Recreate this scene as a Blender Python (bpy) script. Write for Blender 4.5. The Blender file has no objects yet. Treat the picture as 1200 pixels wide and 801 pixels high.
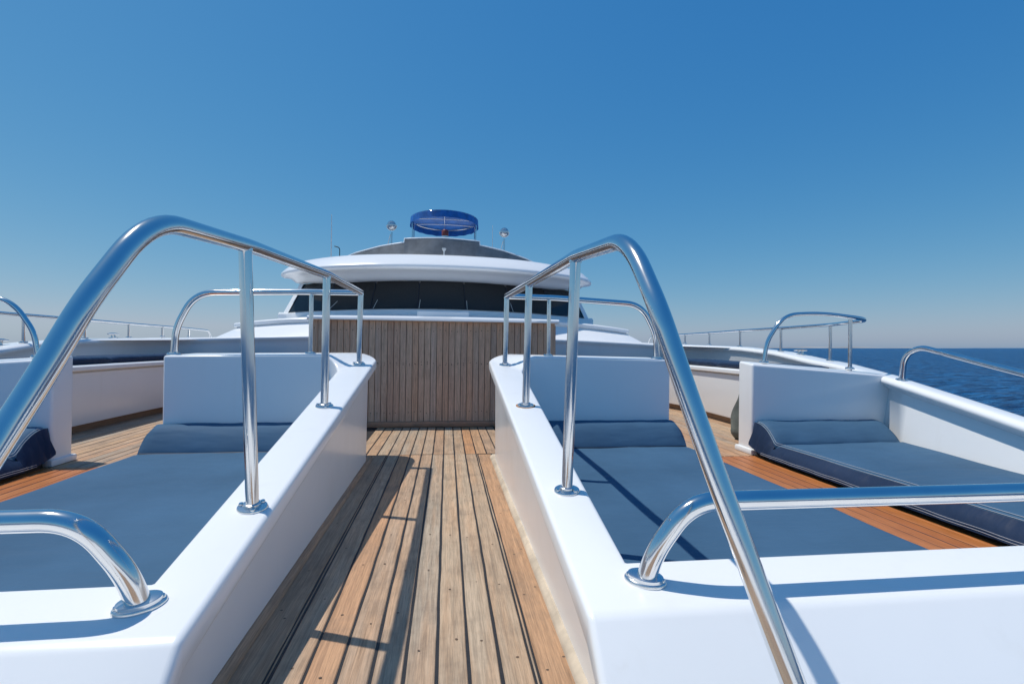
import bpy, bmesh, math, random
from mathutils import Vector, Matrix, noise
R = math.radians
random.seed(7)
scene = bpy.context.scene
COL = scene.collection

# ------------------------------------------------------------------ camera
F, CX, CY, HC = 590.0, 600.0, 400.5, 0.85          # focal length in photo pixels, centre, eye height over the deck
yaw, pitch, roll = math.atan(76 / 590), math.atan(3.5 / 590), 0.012
f0 = Vector((math.sin(yaw), math.cos(yaw), 0)); r0 = Vector((math.cos(yaw), -math.sin(yaw), 0)); u0 = Vector((0, 0, 1))
FW = math.cos(pitch) * f0 + math.sin(pitch) * u0
UP = math.cos(pitch) * u0 - math.sin(pitch) * f0
RT = math.cos(roll) * r0 + math.sin(roll) * UP
UP = math.cos(roll) * UP - math.sin(roll) * r0
CAM = Vector((0, 0, HC))
cd = bpy.data.cameras.new('camera'); cam = bpy.data.objects.new('camera', cd); COL.objects.link(cam)
cd.sensor_width = 36; cd.lens = 36 * F / 1200; cd.clip_start = 0.02; cd.clip_end = 60000
cam.matrix_world = Matrix(((RT.x, UP.x, -FW.x, CAM.x), (RT.y, UP.y, -FW.y, CAM.y), (RT.z, UP.z, -FW.z, CAM.z), (0, 0, 0, 1)))
scene.camera = cam
# the yacht heels a little: sea level is tilted in the yacht's own axes
SEA_N = (UP + FW * (7.0 / 590)).normalized()
SEA_ROT = Vector((0, 0, 1)).rotation_difference(SEA_N)

# ------------------------------------------------------------------ sky and sun
SUN = Vector((-0.415, 0.15, 1.0)).normalized()
elev = math.asin(SUN.z); azim = math.atan2(SUN.x, SUN.y)
w = bpy.data.worlds.new('World'); scene.world = w; w.use_nodes = True
nt = w.node_tree; bg = nt.nodes['Background']
sky = nt.nodes.new('ShaderNodeTexSky'); sky.sky_type = 'NISHITA'; sky.sun_disc = False
sky.sun_elevation = elev; sky.sun_rotation = azim
sky.altitude = 0; sky.air_density = 1.0; sky.dust_density = 0.5; sky.ozone_density = 1.0
tc = nt.nodes.new('ShaderNodeTexCoord'); mp = nt.nodes.new('ShaderNodeMapping'); mp.vector_type = 'POINT'
mp.inputs['Rotation'].default_value = SEA_ROT.inverted().to_euler()
nt.links.new(tc.outputs['Generated'], mp.inputs['Vector']); nt.links.new(mp.outputs['Vector'], sky.inputs['Vector'])
# colour response of the (polarised) photograph, the same over the whole dome
BGS = 0.12
sep = nt.nodes.new('ShaderNodeSeparateColor'); com = nt.nodes.new('ShaderNodeCombineColor')
nt.links.new(sky.outputs['Color'], sep.inputs[0]); chan = []
for i, (k, e) in enumerate(((.86, 1.48), (.655, .75), (.685, .36))):
    a = nt.nodes.new('ShaderNodeMath'); a.operation = 'MULTIPLY'; a.inputs[1].default_value = .09
    p = nt.nodes.new('ShaderNodeMath'); p.operation = 'POWER'; p.inputs[1].default_value = e
    m = nt.nodes.new('ShaderNodeMath'); m.operation = 'MULTIPLY'; m.inputs[1].default_value = k / BGS
    nt.links.new(sep.outputs[i], a.inputs[0]); nt.links.new(a.outputs[0], p.inputs[0]); nt.links.new(p.outputs[0], m.inputs[0]); chan.append(m.outputs[0])
mn = nt.nodes.new('ShaderNodeMath'); mn.operation = 'MINIMUM'; cap = nt.nodes.new('ShaderNodeMath'); cap.operation = 'MULTIPLY'; cap.inputs[1].default_value = .83; nt.links.new(chan[1], cap.inputs[0])
nt.links.new(chan[0], mn.inputs[0]); nt.links.new(cap.outputs[0], mn.inputs[1])
nt.links.new(mn.outputs[0], com.inputs[0]); nt.links.new(chan[1], com.inputs[1]); nt.links.new(chan[2], com.inputs[2])
nt.links.new(com.outputs[0], bg.inputs['Color']); bg.inputs['Strength'].default_value = BGS
sl = bpy.data.lights.new('sun', 'SUN'); sl.energy = 3.4; sl.angle = R(0.53); sl.color = (1.0, 0.94, 0.84)
so = bpy.data.objects.new('sun', sl); COL.objects.link(so); so.location = SUN * 60
so.rotation_euler = SUN.to_track_quat('Z', 'Y').to_euler()
scene.cycles.max_bounces = 14; scene.cycles.diffuse_bounces = 8
vs = scene.view_settings; vs.view_transform = 'Standard'; vs.look = 'None'; vs.exposure = 0.06; vs.gamma = 1.0; vs.use_curve_mapping = False

# ------------------------------------------------------------------ pixel helpers (a pixel gives a direction only)
def ray(x, y): return FW + RT * ((x - CX) / F) - UP * ((y - CY) / F)
def atZ(x, y, z): d = ray(x, y); return CAM + d * ((z - HC) / d.z)
def atY(x, y, Y): d = ray(x, y); return CAM + d * (Y / d.y)
def atX(x, y, X): d = ray(x, y); return CAM + d * (X / d.x)

# ------------------------------------------------------------------ materials
class NB:
    def __init__(s, name):
        s.m = bpy.data.materials.new(name); s.m.use_nodes = True; s.t = s.m.node_tree
        s.p = s.t.nodes['Principled BSDF']; s.tc = s.t.nodes.new('ShaderNodeTexCoord')
        s.oi = s.t.nodes.new('ShaderNodeObjectInfo')
    def n(s, t, **k):
        x = s.t.nodes.new(t)
        for a, b in k.items(): setattr(x, a, b)
        return x
    def l(s, a, b): s.t.links.new(a, b)
    def coord(s, scale=(1, 1, 1), rand=0.0):
        m = s.n('ShaderNodeMapping'); m.inputs['Scale'].default_value = scale
        if rand:
            v = s.n('ShaderNodeVectorMath', operation='MULTIPLY_ADD')
            cx = s.n('ShaderNodeCombineXYZ'); mu = s.n('ShaderNodeMath', operation='MULTIPLY'); mu.inputs[1].default_value = rand
            s.l(s.oi.outputs['Random'], mu.inputs[0])
            for i in range(3): s.l(mu.outputs[0], cx.inputs[i])
            v.inputs[1].default_value = (1, 1, 1); s.l(s.tc.outputs['Object'], v.inputs[0]); s.l(cx.outputs[0], v.inputs[2])
            s.l(v.outputs[0], m.inputs['Vector'])
        else: s.l(s.tc.outputs['Object'], m.inputs['Vector'])
        return m.outputs[0]
    def noise(s, vec, scale, detail=3, rough=.55):
        x = s.n('ShaderNodeTexNoise'); x.inputs['Scale'].default_value = scale; x.inputs['Detail'].default_value = detail
        x.inputs['Roughness'].default_value = rough; s.l(vec, x.inputs['Vector']); return x.outputs['Fac']
    def ramp(s, fac, stops):
        x = s.n('ShaderNodeValToRGB'); e = x.color_ramp.elements
        while len(e) < len(stops): e.new(.5)
        for el, (p, c) in zip(e, stops): el.position = p; el.color = (*c, 1) if len(c) == 3 else c
        s.l(fac, x.inputs[0]); return x.outputs[0]
    def mix(s, fac, a, b, mode='MIX'):
        x = s.n('ShaderNodeMix', data_type='RGBA', blend_type=mode)
        if isinstance(fac, (int, float)): x.inputs[0].default_value = fac
        else: s.l(fac, x.inputs[0])
        for v, i in ((a, 6), (b, 7)):
            if isinstance(v, tuple): x.inputs[i].default_value = (*v, 1)
            else: s.l(v, x.inputs[i])
        return x.outputs[2]
    def bump(s, h, strength=.2, dist=.01, prev=None):
        b = s.n('ShaderNodeBump'); b.inputs['Strength'].default_value = strength; b.inputs['Distance'].default_value = dist
        s.l(h, b.inputs['Height'])
        if prev: s.l(prev, b.inputs['Normal'])
        return b.outputs[0]
    def out(s, color=None, rough=None, metal=None, normal=None, **k):
        for v, i in ((color, 'Base Color'), (rough, 'Roughness'), (metal, 'Metallic')):
            if v is None: continue
            if isinstance(v, tuple): s.p.inputs[i].default_value = (*v, 1)
            elif isinstance(v, (int, float)): s.p.inputs[i].default_value = v
            else: s.l(v, s.p.inputs[i])
        if normal: s.l(normal, s.p.inputs['Normal'])
        for a, b in k.items(): s.p.inputs[a].default_value = b
        return s.m
g3 = lambda v: (v, v, v)

def m_gelcoat(name, base=(.875, .885, .89), rough=.17):
    b = NB(name); c = b.coord()
    big = b.noise(c, 1.3, 4); fine = b.noise(c, 14, 5, .65); drip = b.noise(b.coord((9, 9, .8)), 1.0, 4)
    col = b.mix(b.ramp(big, [(.35, g3(0)), (.75, g3(.55))]), base, tuple(v * .94 for v in base))
    col = b.mix(b.ramp(fine, [(.64, g3(0)), (.84, g3(.14))]), col, (.62, .59, .53))
    col = b.mix(b.ramp(drip, [(.60, g3(0)), (.85, g3(.15))]), col, (.64, .60, .54))
    nr = b.bump(b.noise(c, 2.6, 2), .22, .012)
    return b.out(col, b.ramp(big, [(.3, g3(rough)), (.8, g3(rough + .12))]), 0, nr)

def m_steel(name, rough=.10):
    b = NB(name); c = b.coord(); n1 = b.noise(c, 9, 3, .5); n2 = b.noise(c, 5, 2)
    nr = b.bump(n2, .04, .01)
    return b.out(b.ramp(n1, [(.3, (.72, .72, .72)), (.7, (.80, .79, .78))]), b.ramp(n1, [(.35, g3(rough)), (.75, g3(rough + .05))]), 1.0, nr)

def m_teak(name, hues, grain_dark=.62, axis=1, rough=.62, stain=(.20, .15, .11), stainamt=.55):
    b = NB(name)
    sc = [70, 70, 70]; sc[axis] = 2.2
    gr = b.noise(b.coord(tuple(sc), 37), 1, 5, .65)
    sc2 = [14, 14, 14]; sc2[axis] = 1.1
    st = b.noise(b.coord(tuple(sc2), 53), 1, 4, .6)
    blot = b.noise(b.coord((1, 1, 1), 17), 5, 5, .65)
    sc3 = [260, 260, 260]; sc3[axis] = 9
    fib = b.noise(b.coord(tuple(sc3), 11), 1, 3, .7)
    n = len(hues)
    hue = b.ramp(b.oi.outputs['Random'], [((i + .5) / n, h) for i, h in enumerate(hues)])
    hue2 = b.mix(b.ramp(st, [(.42, g3(0)), (.62, g3(.5))]), hue, hues[1])
    col = b.mix(b.ramp(blot, [(.48, g3(0)), (.74, g3(stainamt))]), hue2, stain)
    col = b.mix(1.0, col, b.ramp(gr, [(.25, g3(grain_dark)), (.55, g3(1.0)), (.8, g3(1.12))]), 'MULTIPLY')
    col = b.mix(1.0, col, b.ramp(fib, [(.32, g3(.70)), (.6, g3(1.08))]), 'MULTIPLY')
    nr = b.bump(gr, .35, .003); nr = b.bump(fib, .3, .0012, nr)
    return b.out(col, rough, 0, nr)

def m_plain(name, col, rough=.5, var=.12, bump=.1, scale=20, **k):
    b = NB(name); c = b.coord(); n = b.noise(c, scale, 4, .6)
    cc = b.mix(1.0, col, b.ramp(n, [(.3, g3(1 - var)), (.7, g3(1 + var))]), 'MULTIPLY')
    return b.out(cc, rough, k.pop('metal', 0), b.bump(n, bump, .003), **k)

def m_vinyl(name, col, rough=.58):
    b = NB(name); c = b.coord(); big = b.noise(c, 1.6, 4, .6); weave = b.noise(c, 420, 2); crease = b.noise(b.coord((1.5, 7, 4)), 1.0, 3, .5)
    cc = b.mix(1.0, col, b.ramp(big, [(.3, g3(.86)), (.72, g3(1.16))]), 'MULTIPLY')
    nr = b.bump(crease, .8, .022); nr = b.bump(weave, .12, .0015, nr)
    return b.out(cc, b.ramp(big, [(.3, g3(rough)), (.7, g3(rough + .15))]), 0, nr, **{'Specular IOR Level': .14})

M = {}
M['gel'] = m_gelcoat('white gelcoat')
M['gel2'] = m_gelcoat('white painted steel', (.81, .835, .85), .36)
M['steel'] = m_steel('polished stainless steel')
M['steel_dull'] = m_steel('weathered stainless steel', .2)
M['teak'] = m_teak('weathered teak', [(.44, .355, .265), (.56, .33, .18), (.49, .38, .27), (.55, .36, .21), (.40, .32, .24), (.56, .29, .14), (.47, .37, .27), (.50, .31, .19)])
M['margin'] = m_teak('stained teak margin', [(.55, .27, .13), (.50, .28, .15), (.42, .30, .20)])
M['varnish'] = m_teak('oiled teak', [(.50, .17, .045), (.53, .19, .055), (.46, .15, .04)], .8, 1, .42, (.34, .10, .03), .3)
M['board'] = m_teak('grey brown boarding', [(.76, .47, .30), (.66, .42, .29), (.80, .55, .38), (.58, .39, .28), (.82, .48, .29), (.70, .50, .37)], .75, 2, .7, (.46, .28, .18), .35)
M['trimwood'] = m_teak('dark wood trim', [(.58, .29, .17), (.62, .33, .20)], .7, 0, .5)
M['kick'] = m_teak('kick board', [(.24, .15, .09), (.28, .18, .11)], .7, 1, .6)
M['caulk'] = m_plain('black caulk', (.018, .018, .02), .55, .3, .2, 60)
M['fillet'] = m_plain('dirty sealant', (.52, .44, .34), .7, .28, .15, 7)
M['vinyl'] = m_vinyl('blue vinyl', (.053, .120, .205))
M['vinyl_dark'] = m_vinyl('navy vinyl', (.022, .040, .085), .38)
M['piping'] = m_plain('navy piping', (.012, .020, .040), .5)
M['thread'] = m_plain('white thread', (.45, .48, .52), .7)
M['plug'] = m_plain('wood plug', (.13, .085, .055), .7, .5, .2, 90)
M['nail'] = m_plain('nail head', (.055, .04, .032), .6)
M['screen'] = m_plain('black sun mesh', (.016, .015, .015), .45, .25, .25, 40)
M['glass'] = m_plain('tinted glass', (.020, .028, .035), .06, .1, .02, 6)
M['cover'] = m_plain('grey vinyl cover', (.17, .175, .18), .45, .25, .3, 5)
M['canvas_blue'] = m_plain('blue canvas', (.010, .125, .42), .55, .25, .3, 9)
M['canvas_grey'] = m_plain('grey green canvas', (.15, .165, .15), .8, .3, .4, 12)
M['red'] = m_plain('red plastic', (.22, .04, .03), .4)
M['rust'] = m_plain('rust', (.34, .15, .04), .8, .4, .3, 60)
M['rubber'] = m_plain('black rubber', (.02, .02, .02), .6)
M['lens'] = m_plain('lamp glass', (.62, .64, .64), .08, .1, .02, 8, metal=.7)
M['land'] = m_plain('dry hills', (.30, .30, .30), .9, .2, .1, .001)
M['nonskid'] = m_plain('white nonskid paint', (.82, .82, .80), .6, .06, .3, 60)
M['white_plastic'] = m_plain('white plastic', (.72, .72, .70), .4)

def m_sea():
    b = NB('sea water'); c = b.coord()
    n1 = b.noise(b.coord((1, 1.6, 1)), .10, 6, .62); n2 = b.noise(b.coord((1.4, 1, 1)), .65, 5, .6); n3 = b.noise(c, .012, 4)
    ripple_glint = b.noise(b.coord((.8, 1.5, 1)), .42, 7, .75)
    nr = b.bump(n1, 1.0, 5.0); nr = b.bump(n2, 1.0, .75, nr)
    col = b.mix(b.ramp(n3, [(.35, g3(0)), (.7, g3(1))]), (.001, .020, .085), (.002, .034, .120))
    col = b.mix(b.ramp(ripple_glint, [(.44, g3(0)), (.60, g3(.95))]), col, (.022, .165, .40))  # bright ripples painted into the base colour in place of reflected light
    return b.out(col, .3, 0, nr, IOR=1.33, **{'Specular IOR Level': .08})
M['sea'] = m_sea()

# ------------------------------------------------------------------ mesh helpers
def link(name, mesh_or_none, parent=None, mat=None):
    o = bpy.data.objects.new(name, mesh_or_none); COL.objects.link(o)
    if parent: o.parent = parent
    if mat is not None and mesh_or_none is not None and not mesh_or_none.materials: mesh_or_none.materials.append(mat)
    return o
def thing(name, label, cat, loc=(0, 0, 0), group=None):
    o = bpy.data.objects.new(name, None); COL.objects.link(o); o.location = loc; o.empty_display_size = .1
    o['label'] = label; o['category'] = cat
    if group: o['group'] = group
    return o
def tag(o, label=None, cat=None, group=None, kind=None):
    if label: o['label'] = label
    if cat: o['category'] = cat
    if group: o['group'] = group
    if kind: o['kind'] = kind
    return o
def wloc(o):
    v = Vector((0, 0, 0))
    while o: v = v + o.location; o = o.parent
    return v

class MB:
    def __init__(s): s.v = []; s.f = []
    def add(s, vs, fs):
        k = len(s.v); s.v += [Vector(p) for p in vs]; s.f += [tuple(i + k for i in f) for f in fs]; return s
    def box(s, x0, x1, y0, y1, z0, z1):
        return s.add([(x0, y0, z0), (x1, y0, z0), (x1, y1, z0), (x0, y1, z0), (x0, y0, z1), (x1, y0, z1), (x1, y1, z1), (x0, y1, z1)],
                     [(0, 3, 2, 1), (4, 5, 6, 7), (0, 1, 5, 4), (1, 2, 6, 5), (2, 3, 7, 6), (3, 0, 4, 7)])
    def loft(s, rows, close_u=False, close_v=False, caps=False):
        n = len(rows[0]); k = len(s.v)
        for r in rows: s.v += [Vector(p) for p in r]
        for i in range(len(rows) - (0 if close_u else 1)):
            j = (i + 1) % len(rows)
            for a in range(n - (0 if close_v else 1)):
                c = (a + 1) % n
                s.f.append((k + i * n + a, k + i * n + c, k + j * n + c, k + j * n + a))
        if caps:
            s.f.append(tuple(k + a for a in range(n))); s.f.append(tuple(k + (len(rows) - 1) * n + a for a in reversed(range(n))))
        return s
    def tube(s, pts, r, seg=14, caps=True):
        pts = [Vector(p) for p in pts]; rows = []; nrm = None
        for i, p in enumerate(pts):
            t = (pts[min(i + 1, len(pts) - 1)] - pts[max(i - 1, 0)]).normalized()
            if nrm is None: nrm = t.orthogonal().normalized()
            nrm = (nrm - t * nrm.dot(t)).normalized(); bi = t.cross(nrm)
            rr = r[i] if isinstance(r, (list, tuple)) else r
            rows.append([p + (nrm * math.cos(2 * math.pi * a / seg) + bi * math.sin(2 * math.pi * a / seg)) * rr for a in range(seg)])
        return s.loft(rows, close_v=True, caps=caps)
    def lathe(s, prof, base, axis=(0, 0, 1), seg=24, sx=1, xdir=None):
        ax = Vector(axis).normalized(); n = Vector(xdir) if xdir else ax.orthogonal()
        n = (n - ax * n.dot(ax)).normalized(); bi = ax.cross(n); base = Vector(base)
        rows = [[base + ax * h + (n * math.cos(2 * math.pi * a / seg) * sx + bi * math.sin(2 * math.pi * a / seg)) * r for a in range(seg)] for r, h in prof]
        return s.loft(rows, close_v=True, caps=True)
    def build(s, name, mat, parent=None, smooth=True, angle=35, bevel=0, seg=3):
        me = bpy.data.meshes.new(name); org = wloc(parent) if parent else Vector((0, 0, 0))
        me.from_pydata([v - org for v in s.v], [], s.f)
        bm = bmesh.new(); bm.from_mesh(me); bmesh.ops.remove_doubles(bm, verts=bm.verts, dist=1e-5)
        bmesh.ops.recalc_face_normals(bm, faces=bm.faces)
        if bevel:
            es = [e for e in bm.edges if len(e.link_faces) == 2 and e.calc_face_angle(0) > R(28)]
            bmesh.ops.bevel(bm, geom=es, offset=bevel, segments=seg, profile=.5, affect='EDGES', clamp_overlap=True)
        bm.to_mesh(me); bm.free()
        for p in me.polygons: p.use_smooth = smooth
        if smooth: me.set_sharp_from_angle(angle=R(angle))
        o = link(name, me, parent, mat)
        return o

def fillet(pts, rad, n=10):
    pts = [Vector(p) for p in pts]; out = [pts[0]]
    for i in range(1, len(pts) - 1):
        r = rad[i - 1] if isinstance(rad, (list, tuple)) else rad
        a = (pts[i - 1] - pts[i]); b = (pts[i + 1] - pts[i])
        d = min(r, a.length * .49, b.length * .49)
        p0 = pts[i] + a.normalized() * d; p2 = pts[i] + b.normalized() * d
        for k in range(n + 1):
            t = k / n; out.append(p0 * (1 - t) ** 2 + pts[i] * 2 * t * (1 - t) + p2 * t * t)
    out.append(pts[-1]); return out
def densify(pts, step=.12):
    out = [pts[0]]
    for a, b in zip(pts, pts[1:]):
        n = max(1, int((b - a).length / step))
        for k in range(1, n + 1): out.append(a.lerp(b, k / n))
    return out
def catmull(ctrl, n=10):
    P = [Vector(c) for c in ctrl]; P = [P[0] * 2 - P[1]] + P + [P[-1] * 2 - P[-2]]; out = []
    for i in range(1, len(P) - 2):
        for k in range(n):
            t = k / n; a, b, c, d = P[i - 1], P[i], P[i + 1], P[i + 2]
            out.append(.5 * ((2 * b) + (c - a) * t + (2 * a - 5 * b + 4 * c - d) * t * t + (-a + 3 * b - 3 * c + d) * t ** 3))
    out.append(P[-2]); return out
def interp(tab, x):
    if x <= tab[0][0]: return tab[0][1]
    for (a, va), (b, vb) in zip(tab, tab[1:]):
        if x <= b: return va + (vb - va) * (x - a) / (b - a)
    return tab[-1][1]

XC = -0.10                                            # the yacht's centre line
def mx(s, x): return XC + s * x
def SIDE(s, a, b): return a if s > 0 else b
def zc(Y): return .0719 + .172 * Y           # top of the coamings rises aft
ZG = [(-5.5, .30), (-2, .20), (.2, .13), (1.3, .21), (2.58, .432), (3.75, .632), (4.4, .70), (4.85, .735), (5.5, .81), (6.2, .855), (7.2, .882), (8, .905), (9.5, .92), (16, .95)]
def zg(Y): return interp(ZG, Y)

# ================================================================== SEA, LAND
def build_sea():
    nr, na = 150, 600; vs = []; fs = []
    r = 8.0; rad = []
    for i in range(nr): rad.append(r); r *= 1.0545
    rad[-1] = 22000
    rnd = random.Random(3); waves = []
    for k in range(16):
        L = 3.5 * 1.28 ** k; L = min(L, 40); a = rnd.uniform(-.7, .7) + 2.2
        waves.append((math.cos(a) * 2 * math.pi / L, math.sin(a) * 2 * math.pi / L, rnd.uniform(0, 6.28), .012 * L ** .8))
    for i, q in enumerate(rad):
        fade = max(0.0, min(1.0, (900 - q) / 700))
        for j in range(na):
            t = 2 * math.pi * j / na; x, y = q * math.cos(t), q * math.sin(t); z = 0
            if fade > 0 and q > 14: z = fade * .55 * sum(A * math.sin(kx * x + ky * y + ph) for kx, ky, ph, A in waves if A > .012 * (q * .03) ** .8)
            vs.append((x, y, z))
    for i in range(nr - 1):
        for j in range(na):
            k = (j + 1) % na; fs.append((i * na + j, i * na + k, (i + 1) * na + k, (i + 1) * na + j))
    fs.append(tuple(range(na)))
    me = bpy.data.meshes.new('sea'); me.from_pydata(vs, [], fs)
    for p in me.polygons: p.use_smooth = True
    o = link('sea', me, None, M['sea']); tag(o, 'open deep blue sea with small ripples', kind='structure')
    o.rotation_mode = 'QUATERNION'; o.rotation_quaternion = SEA_ROT; o.location = CAM - SEA_N * 5.4
    return o
sea = build_sea()
def build_hills():
    b = MB(); n = 260; rows = []
    rnd = [random.uniform(0, 100) for _ in range(3)]
    for depth, hs in ((0, 0), (150, 1), (900, .75), (1500, 0)):
        row = []
        for i in range(n):
            az = R(28 + 62 * i / (n - 1)); q = 15500 + depth
            h = max(0, 26 + 90 * noise.noise((az * 9, rnd[0], 0)) + 40 * noise.noise((az * 31, rnd[1], 0)) + 14 * noise.noise((az * 90, rnd[2], 0)))
            row.append((q * math.sin(az), q * math.cos(az), h * hs * .45 - 3))
        rows.append(row)
    b.loft(rows); o = b.build('hills', M['land']); tag(o, 'faint strip of low dry land on the horizon', kind='structure')
    o.rotation_mode = 'QUATERNION'; o.rotation_quaternion = SEA_ROT; o.location = sea.location
build_hills()

# ================================================================== TEAK DECK
deck = MB()
outl = [(3.0, -.6), (3.3, 1.3), (3.6, 3.7), (4.0, 5.5), (4.0, 7.9)]
rowsd = []
for x, y in outl: rowsd.append([(mx(-1, x), y, -.0028), (mx(1, x), y, -.0028)])
deck.loft(rowsd)
deck_o = deck.build('teak_deck', M['caulk'], smooth=False)
tag(deck_o, 'teak deck with black caulked seams running aft', kind='structure')

fd = MB()  # unseen bow deck, added so its white floor bounces sunlight onto forward-facing walls
fx = catmull([(.0, -5.6, 0), (.75, -4.7, 0), (1.55, -3.0, 0), (2.15, -1.3, 0), (2.72, .1, 0), (3.1, .95, 0)], 8)
fd.loft([[(mx(-1, max(.02, p.x - .02)), p.y, .001), (mx(1, max(.02, p.x - .02)), p.y, .001)] for p in fx if p.y < -.56] + [[(mx(-1, 2.45), -.56, .001), (mx(1, 2.45), -.56, .001)]])
for s in (1, -1):
    fd.loft([[(mx(s, .452), -.56, .001), (mx(s, 2.45), -.56, .001)], [(mx(s, .452), .88, .001), (mx(s, 3.0), .88, .001)]])
fd_o = fd.build('foredeck', M['nonskid'], smooth=False); tag(fd_o, 'white painted foredeck out of view ahead of the sun beds, added to bounce sunlight', kind='structure')
def plank_mesh(w, L, seed=0, n=10, wob=.0014, h=.02, end='square'):
    rnd = random.Random(seed); rows = []; c = .0025
    for i in range(n + 1):
        y = L * i / n; a = -w / 2 + rnd.uniform(-wob, wob); b = w / 2 + rnd.uniform(-wob, wob); dz = rnd.uniform(-.0005, .0005)
        if end == 'taper' and i >= n - 2: a += (.35 if i == n else .12) * w
        rows.append([(a, y, -h), (a, y, -c), (a + c, y, dz), (b - c, y, dz), (b, y, -c), (b, y, -h)])
    m = MB(); m.loft(rows, caps=True)
    me = bpy.data.meshes.new('plank'); me.from_pydata([tuple(v) for v in m.v], [], m.f); return me
_cache = {}
def plank(x, y0, y1, w, mat, name='plank', variants=4, z=0.0, n=10, parent=deck_o):
    L = round(y1 - y0, 3); key = (round(w, 4), L, mat, random.randrange(variants), n)
    if key not in _cache:
        me = plank_mesh(w, L, hash(key[:2]) % 999 + key[3], n); me.materials.append(M[mat]); _cache[key] = me
    o = bpy.data.objects.new(name, _cache[key]); COL.objects.link(o); o.parent = parent
    o.location = (x, y0, z + random.uniform(-.0012, .0012)); return o
plugs = MB()
def plug(x, y, r=.006):
    n = 7; plugs.add([(x + r * math.cos(6.283 * i / n), y + r * .9 * math.sin(6.283 * i / n), .0016) for i in range(n)], [tuple(range(n))])
# the gangway between the coamings
GAP = .0092; inner = .335; NP = 8; pw = 2 * inner / NP
for i in range(NP):
    x = XC - inner + pw * (i + .5)
    plank(x, -.55, 3.925, pw - GAP, 'teak', n=36)
    yy = -.2 + random.uniform(0, .2)
    while yy < 3.8:
        plug(x + random.uniform(-.012, .012), yy, random.uniform(.003, .0048)); yy += random.choice((.36, .42, .5, .3))
for s in (-1, 1):
    plank(mx(s, inner + .0062), -.55, 3.925, .0052, 'teak', 'caulk_strip', 1, n=30)
    m = plank(mx(s, inner + .012 + .052), -.55, 3.905, .098, 'margin', 'margin_plank', n=36)
    yy = -.1
    while yy < 3.8:
        plug(mx(s, inner + .05 + random.uniform(-.02, .02)), yy, .0045); plug(mx(s, inner + .085 + random.uniform(-.02, .02)), yy + .05, .0045); yy += random.choice((.4, .5, .33))
    # wooden quarter-round under the coaming
    b = MB(); rows = []
    for k in range(40):
        y = 1.10 + 2.70 * k / 39; wv = .0022 * noise.noise((y * 2, s * 5, 0))
        rows.append([(mx(s, .431 + wv), y, -.006), (mx(s, .432 + wv), y, .006), (mx(s, .438 + wv), y, .014), (mx(s, .449), y, .024 + wv), (mx(s, .47), y, .026 + wv), (mx(s, .47), y, -.006)])
    b.loft(rows, caps=True); b.build('edge_fillet', M['fillet'] if s > 0 else M['margin'], deck_o)
# cross joint and the planks aft of it
k = 0
x = XC - .335 - pw * 36 + pw / 2
while x < XC + 3.35:
    ax = abs(x - XC)
    y0 = 3.935; y1 = 5.20 if ax < 1.3 else 7.0
    if ax > 1.3: y0 = 3.70
    if ax < .62 or (1.75 < ax < 3.3):
        if ax < .62: plank(x, y0, y1, pw - GAP, 'teak', n=14)
        else: plank(x, y0, y1, pw - GAP * .8, 'teak', variants=3, n=8)
        if ax < .62:
            for q in (4.05, 4.5, 5.1): plug(x + random.uniform(-.01, .01), q + random.uniform(-.03, .03), .004)
    x += pw
# oiled strips between the inner and outer sun beds
for s in (-1, 1):
    for i in range(9):
        plank(mx(s, 1.875 + .079 * i), 1.30, 3.693, .0705, 'varnish', 'oiled_plank', n=12)
o = plugs.build('wood_plugs', M['plug'], deck_o, smooth=False); o['kind'] = 'stuff'

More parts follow.
